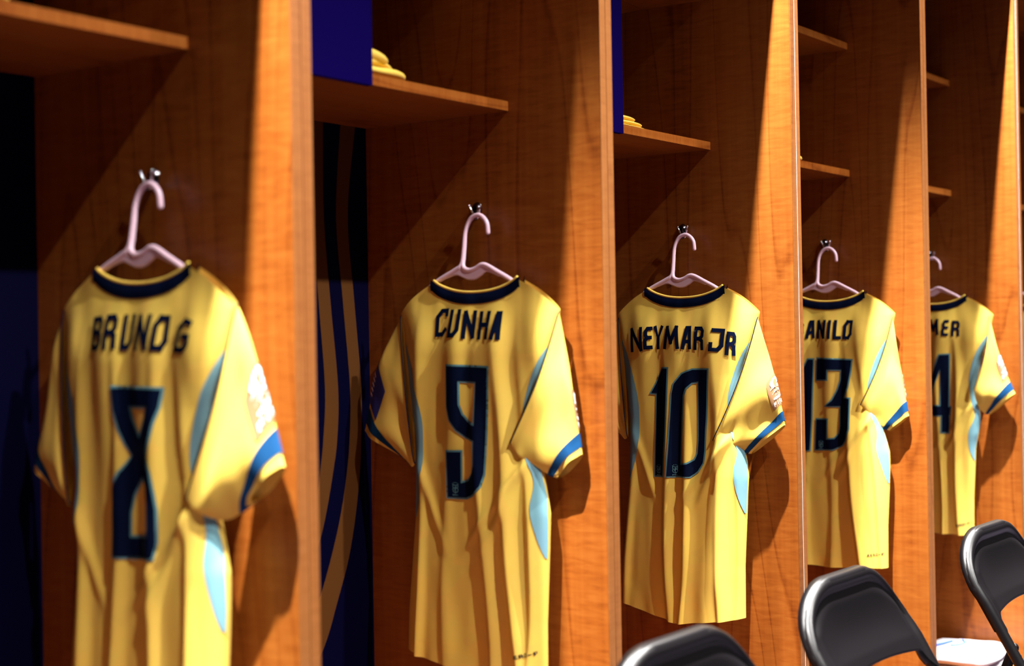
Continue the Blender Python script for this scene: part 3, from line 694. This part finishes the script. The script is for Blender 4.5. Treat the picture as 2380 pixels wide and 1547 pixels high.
# ------------------------------------------------------------------ folding chairs
def prof(dz):                                            # how far forward the side tube has come, dz below the top
    return .42 * dz * dz / .14 * .935 if dz < .14 else .055 + .57 * (dz - .14)
def make_chair():
    root = empty('folding_chair'); H = .77; HW = .212; RC = .135
    def tz(x, y_extra, dz): return Vector((x, -prof(dz) + y_extra, H - dz))
    half = []
    for i in range(24): half.append((HW, .77 - .012 - (.77 - .012 - RC - .012) * i / 23))
    for i in range(1, 13):
        a = math.pi / 2 * i / 12; half.append((HW - RC + RC * math.cos(a), .012 + RC - RC * math.sin(a)))
    path = [tz(x, 0, dz - .006 * (1 - min(1, abs(x) / .11) ** 2)) for x, dz in half] + [tz(-x, 0, dz - .006 * (1 - min(1, abs(x) / .11) ** 2)) for x, dz in half[::-1]]
    bm = bmesh.new(); tube(bm, path, .0118, 14, False); obj('front_frame', bm, BLACKM, root)
    for sx in (-1, 1):
        bm = bmesh.new(); tube(bm, [tz(sx * HW, 0, .77 - .03), tz(sx * HW, 0, .77 - .004)], .0145, 12); obj('foot_cap', bm, RUBBER, root)
    # stamped backrest panel
    def panel(i, j, back=False):
        u = -1 + 2 * i; b = abs(u); wx = HW + .009
        x = u * wx
        ex = max(0.0, (abs(x) - (HW - RC)) / (RC + .009)); ex = min(ex, .985)
        t = -.002 + (RC + .010) * (1 - math.sqrt(1 - ex * ex))
        bt = .160 + .012 * b * b + .034 * sst(.80, .95, b)
        dz = lerp(t, bt, j)
        # rolled bead round the tube, a groove, then the hollowed face
        eg = max(0.0, min(wx - abs(x), (dz - t) * .95))
        bead = math.sqrt(max(0.0, 1 - ((eg - .0125) / .0125) ** 2)) if eg < .025 else 0.0
        face = sst(.023, .050, eg)
        y = -.001 - .0165 * bead if eg < .0125 else -.011 - .0065 * bead - (.0075 - .013 * (1 - b ** 2) * sst(.02, .12, dz - t)) * face
        return tz(x, (y + .004 if abs(u) < .999 else y) if not back else max(y + .010, .013 * (1 - face)), dz)
    bm = bmesh.new(); A = grid(bm, 72, 40, lambda i, j: panel(i, j)); B = grid(bm, 72, 40, lambda i, j: panel(i, j, True))
    for i in range(72):
        bm.faces.new((A[i][0], B[i][0], B[i + 1][0], A[i + 1][0])); bm.faces.new((A[i][40], A[i + 1][40], B[i + 1][40], B[i][40]))
    for j in range(40):
        bm.faces.new((A[0][j], A[0][j + 1], B[0][j + 1], B[0][j])); bm.faces.new((A[72][j], B[72][j], B[72][j + 1], A[72][j + 1]))
    bmesh.ops.recalc_face_normals(bm, faces=bm.faces); obj('backrest', bm, BLACKM, root)
    # seat
    bm = bmesh.new(); pillow(bm, (0, -.29, .435), (.195, .195, .013), 0, 3, 0.0, bend=lambda X, Y, z: -.008 * (1 - (X / .195) ** 2), p=7); obj('seat', bm, BLACKM, root)
    for sx in (-1, 1):
        px = sx * (HW - .026)
        top = tz(px, .004, .243); foot = Vector((px, .085, .012))
        bm = bmesh.new(); tube(bm, [top, lerp(top, foot, .5), foot], .0112, 12); l = obj('rear_leg', bm, BLACKM, root)
        bm = bmesh.new(); tube(bm, [lerp(top, foot, .97), foot], .0138, 12); obj('foot_cap', bm, RUBBER, l)
        bm = bmesh.new(); a = tz(sx * (HW + .004), .004, .262); tube(bm, [a, a + Vector((-sx * .034, 0, 0))], .0055, 10); obj('pivot', bm, CHROMEB, root)
    bm = bmesh.new(); tube(bm, [tz(-HW, 0, .62), tz(HW, 0, .62)], .007, 8); obj('crossbar', bm, BLACKM, root)
    bm = bmesh.new(); tube(bm, [(-HW + .026, .065, .15), (HW - .026, .065, .15)], .007, 8); obj('crossbar', bm, BLACKM, root)
    return root
ch = make_chair()
for i, (x, y, rz, lab) in enumerate([(1.95, -.30, 0, 'black metal folding chair with its whole backrest showing, below the number 13 jersey'),
                                     (2.788, -.30, 0, 'black metal folding chair at right, in front of the white folded shirt'),
                                     (1.255, -.335, 0, 'blurred top of a black metal folding chair below the number 10 jersey')]):
    c = ch if i == 0 else copy_tree(ch); c.location = (x, y, 0); c.rotation_euler = (0, 0, rz)
    tag(c, lab, 'chair', 'black folding chairs in front of the lockers')

# blue ink on the white shirt
r, bm = INK_TODO; bm.free()
for pts, m_ in [(arc(.03, .03, .045, .022, 180, 350), BLUEP), ([(-.10, .085), (-.08, .083), (.0, .06), (.05, .05)], BLUEP), (arc(-.02, -.055, .035, .022, 250, 380), LBLUE)]:
    b2 = bmesh.new(); tube(b2, [(x, y, .0625) for x, y in pts], .0036, 6); obj('print', b2, m_, r)
